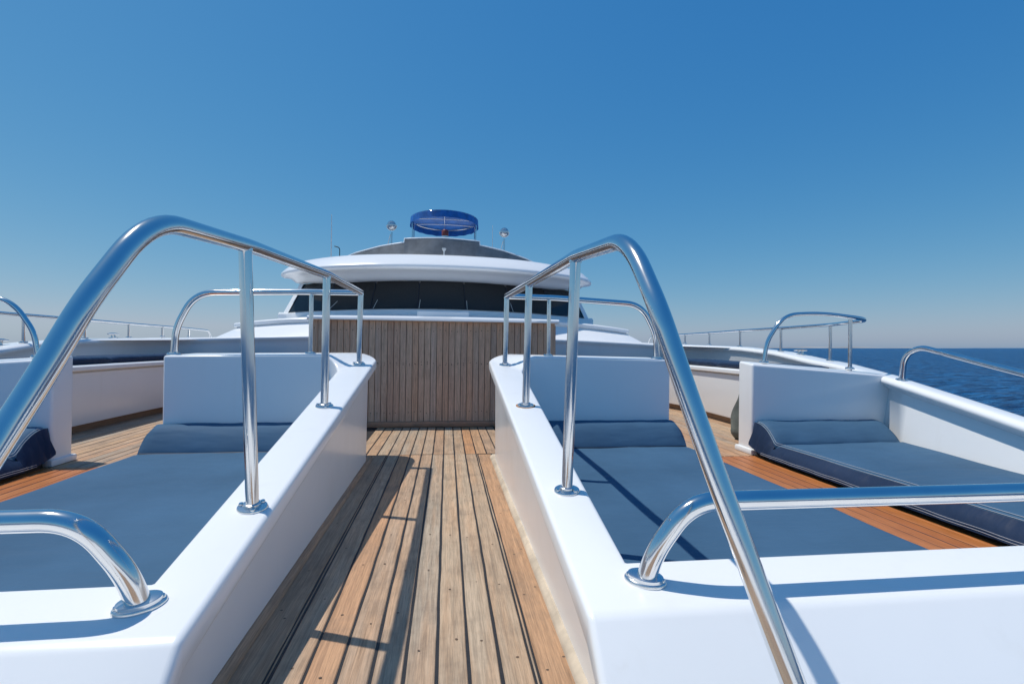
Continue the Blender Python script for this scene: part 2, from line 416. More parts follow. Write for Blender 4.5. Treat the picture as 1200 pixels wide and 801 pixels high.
# ================================================================== SUN BED SURROUNDS
def surround(s):
    lab = SIDE(s, 'white moulded coaming and backrest round the sun bed with shadow lines on its mattress',
               'white moulded coaming and backrest round the sun bed whose side shades the gangway')
    t = thing('sunbed_surround', lab, 'coaming', (mx(s, .6), 2.6, 0), 'moulded sun bed surrounds')
    # swept section: [bed foot, bed top, gangway top, lip underside, gangway wall top, gangway foot]
    inn = []; out = []; foot = []
    for k in range(11):
        q = k / 10
        inn.append((.572 + .05 * q, 1.27 + 2.15 * q)); out.append((.416, 1.27 + 2.53 * q)); foot.append((.455, 1.27 + 2.35 * q))
    K = 7
    for k in range(1, K + 1):
        a = math.pi / 2 * k / K
        inn.append((.752 - .13 * math.cos(a), 3.44 + .16 * math.sin(a)))
        out.append((.60 - .184 * math.cos(a), 3.80 + .22 * math.sin(a)))
        foot.append((.60 - .145 * math.cos(a), 3.62 + .20 * math.sin(a)))
    for k in range(1, 7):
        q = k / 6; inn.append((.752 + (1.765 - .752) * q, 3.60)); out.append((.60 + (1.765 - .60) * q, 4.02)); foot.append((.60 + (1.765 - .60) * q, 3.82))
    rows = []
    N = len(inn)
    for i in range(N):
        (xi, yi), (xo, yo), (xf, yf) = inn[i], out[i], foot[i]
        if i <= 10: zi = zc(yi); zo = zc(yo)
        elif i <= 10 + K:
            q = (i - 10) / K; q = q * q * (3 - 2 * q); zi = zc(3.42) + (.770 - zc(3.42)) * q; zo = zc(3.8) + (.777 - zc(3.8)) * q
        else:
            q = (i - 10 - K) / 6; zi = .770 - .017 * q; zo = .777 - .016 * q
        lip = .07
        rows.append([(mx(s, xi), yi, -.006), (mx(s, xi), yi, zi), (mx(s, xo), yo, zo), (mx(s, xo), yo, zo - lip), (mx(s, xf - .006), yf, zo - lip - .03), (mx(s, xf), yf, -.006)])
    b = MB(); b.loft(rows)
    n = 6; k = (N - 1) * n
    b.f.append(tuple(k + a for a in range(n)))
    # front coaming in the same moulding, butted on at Y = 1.41
    xs = [.416, .572, 1.1, 1.7, 2.3, 2.9, 3.33]
    ys = [(1.27, zc(1.27)), (1.08, zc(1.08)), (.87, .045), (.83, -.006)]
    for x0, x1 in zip(xs, xs[1:]):
        for (ya, za), (yb, zb) in zip(ys, ys[1:]):
            b.add([(mx(s, x0), ya, za), (mx(s, x1), ya, za), (mx(s, x1), yb, zb), (mx(s, x0), yb, zb)], [(0, 1, 2, 3)])
        if x0 > .5: b.add([(mx(s, x0), 1.27, -.006), (mx(s, x1), 1.27, -.006), (mx(s, x1), 1.27, zc(1.27)), (mx(s, x0), 1.27, zc(1.27))], [(0, 1, 2, 3)])
    z0 = zc(1.27)
    b.add([(mx(s, .416), 1.27, z0), (mx(s, .416), 1.27, z0 - .07), (mx(s, .449), 1.27, z0 - .10), (mx(s, .455), 1.27, -.006),
           (mx(s, .455), 1.10, -.006), (mx(s, .445), 1.085, zc(1.08) - .10), (mx(s, .416), 1.08, zc(1.08) - .07), (mx(s, .416), 1.08, zc(1.08)),
           (mx(s, .416), .87, .045), (mx(s, .416), .83, -.006)],
          [(0, 1, 6, 7), (1, 2, 5, 6), (2, 3, 4, 5), (7, 6, 5, 8), (8, 5, 4, 9)])
    b.build('moulding', M['gel'], t, angle=50, bevel=.022, seg=4)
    return t
for s in (1, -1): surround(s)

def outer_backrest(s):
    t = thing('backrest_wall', SIDE(s, 'white backrest wall behind the navy sided mattress beside the open sea', 'white backrest wall behind the dark navy mattress corner, steel railing above'), 'wall', (mx(s, 3.0), 3.9, 0), 'outer backrest walls')
    b = MB(); x0, x1 = 2.515, 3.74; Z0, Z1 = .722, .634
    f, bk = 3.735, 3.93
    b.add([(mx(s, x0), f, 0), (mx(s, x1), f, 0), (mx(s, x1), bk, 0), (mx(s, x0), bk, 0), (mx(s, x0), f, Z0), (mx(s, x1), f, Z1), (mx(s, x1), bk, Z1 + .022), (mx(s, x0), bk, Z0 + .02)],
          [(0, 3, 2, 1), (4, 5, 6, 7), (0, 1, 5, 4), (1, 2, 6, 5), (2, 3, 7, 6), (3, 0, 4, 7)])
    b.build('wall_panel', M['gel'], t, angle=50, bevel=.02, seg=4)
    b = MB(); b.box(min(mx(s, 2.497), mx(s, 2.56)), max(mx(s, 2.497), mx(s, 2.56)), 3.715, 3.95, 0, .045); b.build('foot_block', M['gel2'], t, bevel=.01, seg=2)
for s in (1, -1): outer_backrest(s)

# ================================================================== BULWARK AND CURVED SEAT BACK
CTRL = [(.0, -5.6, 0), (.75, -4.7, 0), (1.55, -3.0, 0), (2.15, -1.3, 0), (2.72, .1, 0), (3.27, 1.3, 0), (3.53, 2.58, 0), (3.73, 3.75, 0), (3.90, 5.0, 0), (3.95, 5.9, 0), (3.82, 6.7, 0), (3.40, 7.25, 0), (2.6, 7.47, 0), (1.5, 7.5, 0), (.0, 7.5, 0)]
PATH = catmull(CTRL, 10)
def bulwark(s):
    t = thing('bulwark', SIDE(s, 'white curved bulwark with rounded capping beside the open sea', 'white curved bulwark in shade with two mooring cleats on its capping'), 'bulwark', (mx(s, 3.9), 4, 0), 'bulwarks')
    rows = []
    for i, p in enumerate(PATH):
        a = PATH[max(i - 1, 0)]; c = PATH[min(i + 1, len(PATH) - 1)]
        d = (c - a).normalized(); nr = Vector((d.y, -d.x, 0))            # outboard / aft
        if p.y > 6.9 and abs(p.x) < 3.5: zt = .885 + .095 * max(0, 1 - (p.x / 3.5) ** 2)
        else: zt = zg(p.y)
        lip = interp([(0, .07), (3.85, .07), (4.3, .03), (9, .022)], p.y); fl = interp([(0, -.07), (3.8, -.07), (4.5, .03)], p.y)
        W = interp([(0, .10), (3.6, .10), (4.6, .23)], p.y)
        q = lambda o, z: (mx(s, p.x + nr.x * o), p.y + nr.y * o, z)
        rows.append([q(fl, -.008), q(.0, zt - .105), q(-lip + .015, zt - .062), q(-lip - .004, zt - .045), q(-lip, zt - .02), q(-lip + .018, zt - .004), q(-lip + .045, zt), q(W - .05, zt + .004),
                     q(W - .015, zt - .006), q(W, zt - .03), q(W + .01, zt - .10), q(W - .02, -.3), q(W - .1, -5.2)])
    b = MB(); b.loft(rows); b.build('shell', M['gel'], t, angle=60)
    return t
for s in (1, -1): bulwark(s)

def side_deck(s):
    b = MB(); rows = []
    for k in range(34):
        y = 5.6 + 9.4 * k / 33
        xin = 3.72 if y < 7.5 else 3.1
        if y < 7.6: xin = 3.99 if y < 6.3 else 3.93 - .9 * ((y - 6.3) / 1.3)
        xo = 4.172 if y > 6 else 4.13
        z = zg(y) - .012
        rows.append([(mx(s, xin), y, z - .002), (mx(s, xo - .04), y, z), (mx(s, xo), y, z - .03), (mx(s, xo + .01), y, -.3), (mx(s, xo - .1), y, -5.2)])
    b.loft(rows); o = b.build('side_deck', M['gel2'], angle=40)
    tag(o, 'narrow white side deck running aft under the railing', kind='structure')
for s in (1, -1): side_deck(s)

# ================================================================== CURVED LOUNGE SEATS
SEAT = catmull([(3.22, 4.25, 0), (3.20, 5.0, 0), (3.20, 5.8, 0), (3.17, 6.45, 0), (2.98, 6.85, 0), (2.5, 7.0, 0), (1.9, 7.02, 0), (1.27, 7.02, 0)], 8)
def lounge_seat(s):
    t = thing('lounge_seat', SIDE(s, 'white curved lounge seat with blue cushions, sunlit front beside the canvas bundle', 'white curved lounge seat with navy cushions, front in shade'), 'seat', (mx(s, 3.3), 5.6, 0), 'curved lounge seats')
    def sweep(prof, name, mat, path=SEAT, angle=45):
        rows = []
        for i, p in enumerate(path):
            a = path[max(i - 1, 0)]; c = path[min(i + 1, len(path) - 1)]; d = (c - a).normalized(); nr = Vector((d.y, -d.x, 0))
            rows.append([(mx(s, p.x + nr.x * o), p.y + nr.y * o, z) for o, z in prof])
        b = MB(); b.loft(rows, close_v=True, caps=True); return b.build(name, mat, t, angle=angle)
    sweep([(.005, .075), (0, .09), (-.004, .545), (.03, .56), (.3, .56), (.3, .075)], 'seat_base', M['gel'])
    sweep([(-.022, .563), (-.036, .575), (-.036, .605), (-.02, .62), (.10, .624), (.42, .624), (.42, .563)], 'seat_lip', M['gel'])
    sweep([(.055, -.006), (.055, .072), (.25, .072), (.25, -.006)], 'kick_board', M['kick'])
    # separate seat cushions
    n = len(SEAT); cuts = [0, 13, 26, 38, n - 1]
    for a, c in zip(cuts, cuts[1:]):
        seg = SEAT[a:c + 1]
        rows = []
        for i, p in enumerate(seg):
            q0 = SEAT[max(a + i - 1, 0)]; q1 = SEAT[min(a + i + 1, n - 1)]; d = (q1 - q0).normalized(); nr = Vector((d.y, -d.x, 0))
            e = .012 if i in (0, len(seg) - 1) else 0
            pr = [(.012 + e, .628), (.0 + e, .642), (.0 + e, .668 - e), (.018 + e, .684 - e), (.06, .690 - e), (.40, .688 - e), (.40, .628)]
            rows.append([(mx(s, p.x + nr.x * o), p.y + nr.y * o, z) for o, z in pr])
        b = MB(); b.loft(rows, close_v=True, caps=True); b.build('seat_cushion', M['vinyl_dark'], t, angle=60)
for s in (1, -1): lounge_seat(s)

# canvas bundle tucked behind the right backrest wall
def bundle():
    c = Vector((2.97, 4.33, 0)); b = MB(); rows = []
    H = .56
    for i in range(25):
        q = i / 24; z = H * q
        rr = .33 * (1 - .42 * q ** 1.6) * (1.0 if q > .1 else .8 + 2 * q)
        if q > .93: rr *= max(.02, 1 - ((q - .93) / .07) ** 2)
        row = []
        for a in range(48):
            th = 2 * math.pi * a / 48
            fold = .035 * math.sin(th * 7 + 2.3 * q + 2 * noise.noise((math.cos(th), math.sin(th), q * 2))) * (1 - .4 * q) + .05 * noise.noise((2 * math.cos(th), 2 * math.sin(th), 3 * q))
            row.append((c.x + (rr + fold) * math.cos(th), c.y + (rr + fold) * .62 * math.sin(th), max(0, z + .02 * noise.noise((3 * math.cos(th), 3 * math.sin(th), 9)) * (q > .05))))
        rows.append(row)
    b.loft(rows, close_v=True, caps=True); o = b.build('canvas_bundle', M['canvas_grey'], angle=80)
    tag(o, 'grey green canvas bundle tucked behind the backrest wall on the deck', 'canvas bundle')
bundle()

# ================================================================== SUN BED MATTRESSES
def mattress(s, outer):
    if outer:
        x0, x1 = 2.535, 3.56; zt, zb = .145, .03; yb = 3.725; hr = .272
        lab = SIDE(s, 'blue mattress with navy side panel and white double stitching beside the sea', 'dark navy mattress of which only the padded corner shows')
    else:
        x0, x1 = .585, 1.81; zt, zb = .152, .0; yb = 3.592; hr = .305
        lab = SIDE(s, 'blue vinyl mattress crossed by thin railing shadows', 'blue vinyl mattress with speckled headrest, free of railing shadows')
    t = thing('sun_mattress', lab, 'mattress', (mx(s, (x0 + x1) / 2), 2.6, 0), 'sun bed mattresses')
    yh = 3.47 if outer else 3.40; y0 = 1.285
    def xin(y): return x0 + (.05 * (y - 1.27) / 2.15 if not outer else 0)
    def xout(y): return x1 if not outer else 3.235 + (y - 1.3) * .165
    # body
    ny, nx = 46, 26; rows = []
    rnd = s * 3 + outer * 7
    for j in range(ny + 1):
        y = y0 + (yh - y0) * j / ny; a, c = xin(y), xout(y); row = []
        e = min(y - y0, yh - y); dz = -.02 * max(0, 1 - e / .035) ** 2
        slant = .06 if outer else .0
        top = []
        for i in range(nx + 1):
            u = i / nx; u = .5 - .5 * math.cos(math.pi * u); x = a + (c - a) * u
            ed = min(x - a, c - x); z = zt - .022 * max(0, 1 - ed / .03) ** 2 + dz
            z += .012 * noise.noise((x * 2.2, y * 1.6, rnd)) + .0035 * noise.noise((x * 7, y * 5, rnd + 3)) * min(1, ed / .1)
            top.append((mx(s, x), y, z))
        bl = .012 * noise.noise((y * 9, rnd, 1)) + .006 * math.sin(y * 31 + rnd)
        row = [(mx(s, a - slant), y, zb), (mx(s, a - slant * .75 - .006 + bl * .5), y, zb + .03), (mx(s, a - slant * .35 - .006 + bl * .5), y, (zb + zt) / 2 + .01)] + top + [(mx(s, c + .004), y, (zb + zt) / 2), (mx(s, c), y, zb)]
        rows.append(row)
    b = MB(); b.loft(rows, caps=True); body = b.build('mattress_body', M['vinyl'], t, angle=55)
    if outer:      # navy side panel is its own cloth
        me = body.data; me.materials.append(M['vinyl_dark'])
        xe = mx(s, x0 + .004)
        org = wloc(t)
        for p in me.polygons:
            cx = p.center.x + org.x
            if (cx < xe if s > 0 else cx > xe): p.material_index = 1
    # headrest roll
    rows = []; nx = 30
    prof = []
    for k in range(15):
        q = k / 14; y = yh + .004 + (yb - yh - .004) * q
        prof.append((y, zt - .02 + (hr - zt + .02) * math.sin(min(1, q * 1.12) * math.pi / 2) ** .8))
    prof = [(yh + .004, zb)] + prof + [(yb, zb)]
    for i in range(nx + 1):
        u = i / nx; row = []
        for k, (y, z) in enumerate(prof):
            a, c = xin(y), xout(y)
            if outer: a -= .0
            x = a + (c - a) * u; ed = min(x - a, c - x)
            zz = z if k in (0, len(prof) - 1) else zb + (z - zb) * (1 - .16 * max(0, 1 - ed / .05) ** 2) + .007 * noise.noise((x * 4, y * 7, rnd + 11)) + .003 * noise.noise((x * 13, y * 11, rnd))
            row.append((mx(s, x), y, zz))
        rows.append(row)
    b = MB(); b.loft(rows, caps=True); hd = b.build('headrest', M['vinyl'], t, angle=60)
    def edge(xoff, zoff, r, name, mat, dashed=False):
        pts = []
        for j in range(60):
            y = y0 + .01 + (yh - .01 - y0) * j / 59; pts.append((mx(s, xin(y) + xoff), y, zt + zoff + .004 * noise.noise((xin(y) * 2.2, y * 1.6, rnd))))
        for y, z in prof[2:-1:2]: pts.append((mx(s, xin(y) + xoff), y, z + zoff * .6 - .004))
        b = MB(); b.tube(pts, r, 6); b.build(name, mat, t)
    if outer:
        edge(.004, -.014, .0014, 'stitch_line', M['thread']); edge(.016, -.002, .0014, 'stitch_line', M['thread'])
        for dz in (.012, .024):
            pts = [(mx(s, x0 - .066 + dz * .2 + .004 * math.sin(y * 23)), y, zb + dz) for y in [y0 + .01 + (3.55 - y0) * j / 50 for j in range(51)]]
            b = MB(); b.tube(pts, .0012, 5); b.build('stitch_line', M['thread'], t)
        # gathered navy end of the headrest
        rows = []
        for k, (y, z) in enumerate(prof[1:-1]):
            a = x0; pu = .012 * math.sin(k * 2.4) + .008 * noise.noise((k * .7, s, 3))
            rows.append([(mx(s, a - .004), y, z - .012), (mx(s, a - .03 + pu), y, zb + (z - zb) * .62), (mx(s, a - .045 - pu), y, zb + (z - zb) * .3), (mx(s, a - .055), y, zb + .004 + .05 * (k / 14) ** 2)])
        b = MB(); b.loft(rows); b.build('headrest_end', M['vinyl_dark'], t, angle=80)
        b = MB(); b.box(min(mx(s, x0), mx(s, 3.1)), max(mx(s, x0), mx(s, 3.1)), 1.5, 3.68, 0, zb + .002); b.build('plinth', M['rubber'], t)
    else:
        edge(.004, -.010, .0035, 'piping', M['piping'])
        pts = [(mx(s, x), yh + .002, zt - .008 + .003 * noise.noise((x * 3, 1, rnd))) for x in [xin(yh) + .02 + (xout(yh) - xin(yh) - .04) * i / 40 for i in range(41)]]
        b = MB(); b.tube(pts, .0045, 6); b.build('seam', M['piping'], t)
for s in (1, -1):
    for outer in (0, 1): mattress(s, outer)

# ================================================================== RAILS
def flange(base, nrm, parent, r=.045, oval=1.0, xdir=(1, 0, 0), post_r=.02, bolts=3, z=0):
    nrm = Vector(nrm).normalized(); base = Vector(base)
    b = MB(); b.lathe([(r * .97, -.004), (r, .0), (r, .004), (r * .95, .0072), (max(r * .8, post_r * 1.25), .008), (post_r * 1.22, .0085), (post_r * 1.2, .016), (post_r * 1.02, .018)], base, nrm, 28, oval, xdir)
    f = b.build('flange', M['steel_dull'], parent, angle=40)
    n = Vector(xdir); n = (n - nrm * n.dot(nrm)).normalized(); bi = nrm.cross(n)
    for k in range(bolts):
        a = 2 * math.pi * k / bolts + (0 if bolts == 2 else 1.1)
        q = .78
        p = base + n * math.cos(a) * r * q * oval + bi * math.sin(a) * r * q + nrm * .0075
        b = MB(); b.lathe([(.0078, -.002), (.0078, .003), (.006, .0062), (.002, .007)], p, nrm, 10); b.build('bolt', M['steel'], f)
SLN = (0, -.172, 1)
def gang_rail(s):
    lab = SIDE(s, 'tall polished handrail on the coaming, one post foot rust stained', 'tall polished handrail whose shadow falls on the gangway planks')
    t = thing('handrail', lab, 'handrail', (mx(s, .56), 2.9, zc(2.9)), 'tall gangway handrails')
    X = lambda x: mx(s, x); r = .0215
    if s > 0: k = [atY(u, v, d) for u, v, d in ((930, 801, .80), (885, 680, .852), (840, 560, .905), (800, 445, .96), (772, 362, 1.004))]
    else: k = [atY(u, v, d) for u, v, d in ((-82, 640, .833), (0, 515, .909), (50, 437, .956), (100, 353, 1.008))]
    low = k[0] + (k[0] - k[1]) * ((k[0].z - .012) / (k[1].z - k[0].z))
    pts = [low] + k + [Vector((X(SIDE(s, .525, .519)), SIDE(s, 1.148, 1.139), 1.1065))]
    e = SIDE(s, .01, -.01); far = Vector((X(.52 + e), 3.681, 1.207))
    pts = pts + [Vector((X(.5175 + e), 1.647, SIDE(s, 1.1515, 1.145))), Vector((X(.522 + e), 2.655, SIDE(s, 1.179, 1.196))), far]
    ex = SIDE(s, 1.689, 1.732)
    pts += [Vector((X(.9), 3.69, 1.204)), Vector((X(ex - .117), 3.69, SIDE(s, 1.17, 1.181))), Vector((X(ex), 3.69, .94)), Vector((X(ex + .009), 3.69, .765))]
    n = len(pts); rad = [.05] * (n - 2)
    for i in range(1, n - 1):
        p = pts[i]
        if 1.135 < p.y < 1.15: rad[i - 1] = .175
        if abs(p.z - far.z) < 1e-6 and i > 3: rad[i - 1] = .05
        if (p - far).length < 1e-4: rad[i - 1] = .022
        if abs(abs(p.x - XC) - (ex - .117)) < 1e-4: rad[i - 1] = .155
        if abs(abs(p.x - XC) - ex) < 1e-4: rad[i - 1] = .08
    path = densify(fillet(pts, rad, 9), .15)
    b = MB(); b.tube(path, r, 22); b.build('rail_tube', M['steel'], t, angle=60)
    fo = Vector(path[0]); flange(fo + Vector((0, 0, -.012)), (0, 0, 1), t, .05, post_r=r)
    for Y, zt, xb in ((SIDE(s, 1.668, 1.611), SIDE(s, 1.132, 1.1245), SIDE(s, .508, .477)), (2.65, SIDE(s, 1.159, 1.176), SIDE(s, .5185, .512)), (3.663, 1.19, SIDE(s, .523, .5165))):
        base = Vector((X(xb), Y, zc(Y))); top = Vector((X(.519 + e), Y, zt + .012))
        b = MB(); b.tube([base, base.lerp(top, .5), top], .0188, 20); b.build('post', M['steel'], t, angle=60)
        b = MB(); b.tube([top - Vector((0, 0, .012)), top - Vector((0, 0, .004))], .0215, 16); b.build('weld', M['steel_dull'], t)
        flange(base, SLN, t, .040, 1.12, (1, .25 * s, 0), .0188)
        if s > 0 and 2 < Y < 3:
            b = MB(); b.lathe([(.047, -.003), (.0475, .0012), (.043, .0022), (.038, .002)], base, SLN, 24, 1.12, (1, .25, 0)); b.build('rust_stain', M['rust'], t)
    base = Vector((X(.85), 3.69, .766)); b = MB(); b.tube([base, base + Vector((0, 0, .432))], .015, 16); b.build('post', M['steel'], t)
    flange(base + Vector((0, 0, .004)), (0, 0, 1), t, .034, 1.1, (1, 0, 0), .015)
    flange((X(ex + .009), 3.69, .757), (0, 0, 1), t, .038, 1.2, (1, 0, 0), .021)
for s in (1, -1): gang_rail(s)

def front_rail(s):
    t = thing('grab_rail', SIDE(s, 'low polished grab rail along the front coaming, crossed by the tall handrail', 'low polished grab rail along the front coaming with bright sun glint'), 'grab rail', (mx(s, .58), 1.19, zc(1.19)), 'low front grab rails')
    e = SIDE(s, .01, -.027); X = lambda x: mx(s, x + e); Y = 1.186; z0 = zc(Y); zt = .4756
    pts = [(X(.579), Y, z0), (X(.601), Y - .012, .355), (X(.68), Y - .03, zt), (X(1.5), Y - .03, zt), (X(2.7), Y - .02, zt), (X(2.8), Y - .01, .35), (X(2.82), Y, z0)]
    path = densify(fillet(pts, [.09, .105, .1, .10, .06], 10), .15)
    b = MB(); b.tube(path, .0238, 24); b.build('rail_tube', M['steel'], t, angle=60)
    flange((X(.579), Y, z0), SLN, t, .034, 1.5, (1, -.45, 0) if s > 0 else (1, .5, 0), .0238, 2)
    flange((X(2.82), Y, z0), SLN, t, .034, 1.5, (1, 0, 0), .0238, 2)
for s in (1, -1): front_rail(s)

def perimeter_rail(s):
    t = thing('railing', SIDE(s, 'slim steel railing rising over the backrest and running aft beside the sea', 'slim steel railing above the shaded bulwark with two cleats'), 'railing', (mx(s, 3.9), 5.5, zg(5.5)), 'perimeter railings')
    X = lambda x: mx(s, x); Yb = 3.85
    pts = [(X(2.69), Yb, .735), (X(2.715), Yb, .90), (X(2.86), Yb, 1.125), (X(3.2), Yb, 1.148), (X(3.68), Yb, 1.10), (X(3.76), 4.22, 1.092), (X(4.0), 4.75, 1.095), (X(4.02), 5.5, 1.086), (X(4.02), 6.34, 1.078),
           (X(4.02), 7.14, 1.066), (X(4.02), 7.94, 1.058), (X(4.02), 8.72, 1.05), (X(4.02), 9.35, 1.035), (X(4.02), 9.46, .915)]
    path = densify(fillet(pts, [.07, .15, .2, .22, .2, .3, .1, .1, .1, .1, .1, .06], 10), .3)
    b = MB(); b.tube(path, .0165, 14); b.build('rail_tube', M['steel'], t, angle=60)
    flange((X(2.69), Yb, .729), (0, 0, 1), t, .036, 1.15, (1, 0, 0), .0165)
    def post(x, y, z0, z1, fl=True):
        b = MB(); b.tube([(X(x), y, z0 - .02), (X(x), y, z1)], .0155, 12); b.build('post', M['steel'], t)
        if fl: flange((X(x), y, z0), (0, 0, 1), t, .034, 1.1, (0, 1, 0), .0155)
    post(3.5, Yb + .03, .682, 1.10)
    for y in (4.69, 5.5, 6.34, 7.14, 7.92, 8.68):
        post(4.015 if y > 5 else 3.985, y, zg(y) + .004, interp([(4.6, 1.093), (5.5, 1.084), (6.34, 1.076), (7.14, 1.064), (7.94, 1.056), (8.72, 1.048)], y))
for s in (1, -1): perimeter_rail(s)

def bulwark_rail():
    t = thing('grab_rail', 'polished grab rail sloping along the bulwark capping above the sea', 'grab rail', (3.62, 3.5, zg(3.5)), 'bulwark grab rails')
    pts = [(3.615, 3.60, zg(3.6) - .01), (3.61, 3.575, .80), (3.585, 3.42, .872), (3.49, 2.9, .77), (3.29, 1.9, .585), (3.25, 1.7, .50), (3.24, 1.66, zg(1.66) - .01)]
    path = densify(fillet(pts, [.08, .11, .1, .11, .06], 9), .2)
    b = MB(); b.tube(path, .0215, 18); b.build('rail_tube', M['steel'], t, angle=60)
    flange(Vector(pts[0]) + Vector((0, 0, .008)), SLN, t, .042, 1.1, (0, 1, 0), .0215); flange(Vector(pts[-1]) + Vector((0, 0, .008)), SLN, t, .042, 1.1, (0, 1, 0), .0215)
bulwark_rail()

def cleat(x, y, label):
    t = thing('mooring_cleat', label, 'cleat', (x, y, zg(y)), 'mooring cleats on the bulwark')
    z = zg(y) + .004
    b = MB(); b.box(x - .022, x + .022, y - .06, y + .06, z - .012, z + .006); b.build('base_plate', M['steel_dull'], t, bevel=.004, seg=2)
    for d in (-.03, .03):
        b = MB(); b.lathe([(.014, 0), (.011, .02), (.012, .042)], (x, y + d, z + .003), (0, 0, 1), 12); b.build('leg', M['steel_dull'], t)
    b = MB(); b.tube([(x, y - .11, z + .046), (x, y - .06, z + .05), (x, y, z + .05), (x, y + .06, z + .05), (x, y + .11, z + .046)], [.006, .012, .014, .012, .006], 10); b.build('horn_bar', M['steel_dull'], t)
cleat(mx(1, 4.06), 5.22, 'steel mooring cleat on the bulwark capping beside the sea')
cleat(mx(-1, 4.06), 5.28, 'steel mooring cleat on the shaded bulwark before the first railing post')
cleat(mx(-1, 4.08), 6.95, 'steel mooring cleat on the shaded bulwark between two railing posts')

# ================================================================== BOARDED LOCKER
def locker():
    YW = 5.245; t = thing('boarded_locker', 'brown vertical board locker front closing the end of the gangway', 'locker', (XC, YW, 0))
    x0, x1 = XC - 1.245, XC + 1.235; n = 40; bw = (x1 - x0) / n; z0, z1 = .057, 1.078
    meshes = []
    for v in range(4):
        rnd = random.Random(v + 40); c = .003; w_ = bw - .0045; rows = []
        for i in range(7):
            z = (z1 - z0) * i / 6; a = -w_ / 2 + rnd.uniform(-.001, .001); d = w_ / 2 + rnd.uniform(-.001, .001)
            rows.append([(a, .02, z), (a, c, z), (a + c, 0, z), (d - c, 0, z), (d, c, z), (d, .02, z)])
        m = MB(); m.loft(rows, caps=True); me = bpy.data.meshes.new('board'); me.from_pydata([tuple(q) for q in m.v], [], m.f); me.materials.append(M['board']); meshes.append(me)
    nails = MB()
    for i in range(n):
        o = bpy.data.objects.new('board', meshes[random.randrange(4)]); COL.objects.link(o); o.parent = t
        x = x0 + bw * (i + .5); o.location = (x - XC, random.uniform(-.002, .002), z0)
        for z in (.99, .655, .64, .15):
            if random.random() < .85:
                xx = x + random.uniform(-.006, .006); zz = z + random.uniform(-.012, .012); r = .0042
                nails.add([(xx + r * math.cos(k * 1.047), YW - .0035, zz + r * math.sin(k * 1.047)) for k in range(6)], [(0, 1, 2, 3, 4, 5)])
    o = nails.build('nail_heads', M['nail'], t, smooth=False); o['kind'] = 'stuff'
    b = MB(); b.box(x0 + .01, x1 - .01, YW + .015, 7.3, .0, 1.06); b.build('carcass', M['caulk'], t, smooth=False)
    for xa, xb in ((x0 - .012, x0 + .008), (x1 - .008, x1 + .012)):
        b = MB(); b.box(xa, xb, YW + .022, 7.3, 0, 1.06); b.build('side_panel', M['board'], t, smooth=False)
    b = MB(); b.box(x0 - .005, x1 + .005, YW - .03, YW + .03, 0, .055); b.build('base_trim', M['trimwood'], t, bevel=.006, seg=2)
    b = MB(); rows = []
    for i in range(41):
        q = i / 40; x = x0 - .035 + (x1 - x0 + .07) * q; cr = .022 * (1 - (2 * q - 1) ** 2)
        rows.append([(x, YW + .0, 1.080), (x, YW - .045, 1.080), (x, YW - .055, 1.087), (x, YW - .05, 1.108), (x, YW - .03, 1.120 + cr * .4), (x, YW + .03, 1.124 + cr * .5), (x, YW + .5, 1.135 + cr * .5), (x, 7.9, 1.25 + cr * .6), (x, 7.9, 1.06)])
    b.loft(rows, close_v=True, caps=True); b.build('top_moulding', M['gel'], t, angle=40)
locker()

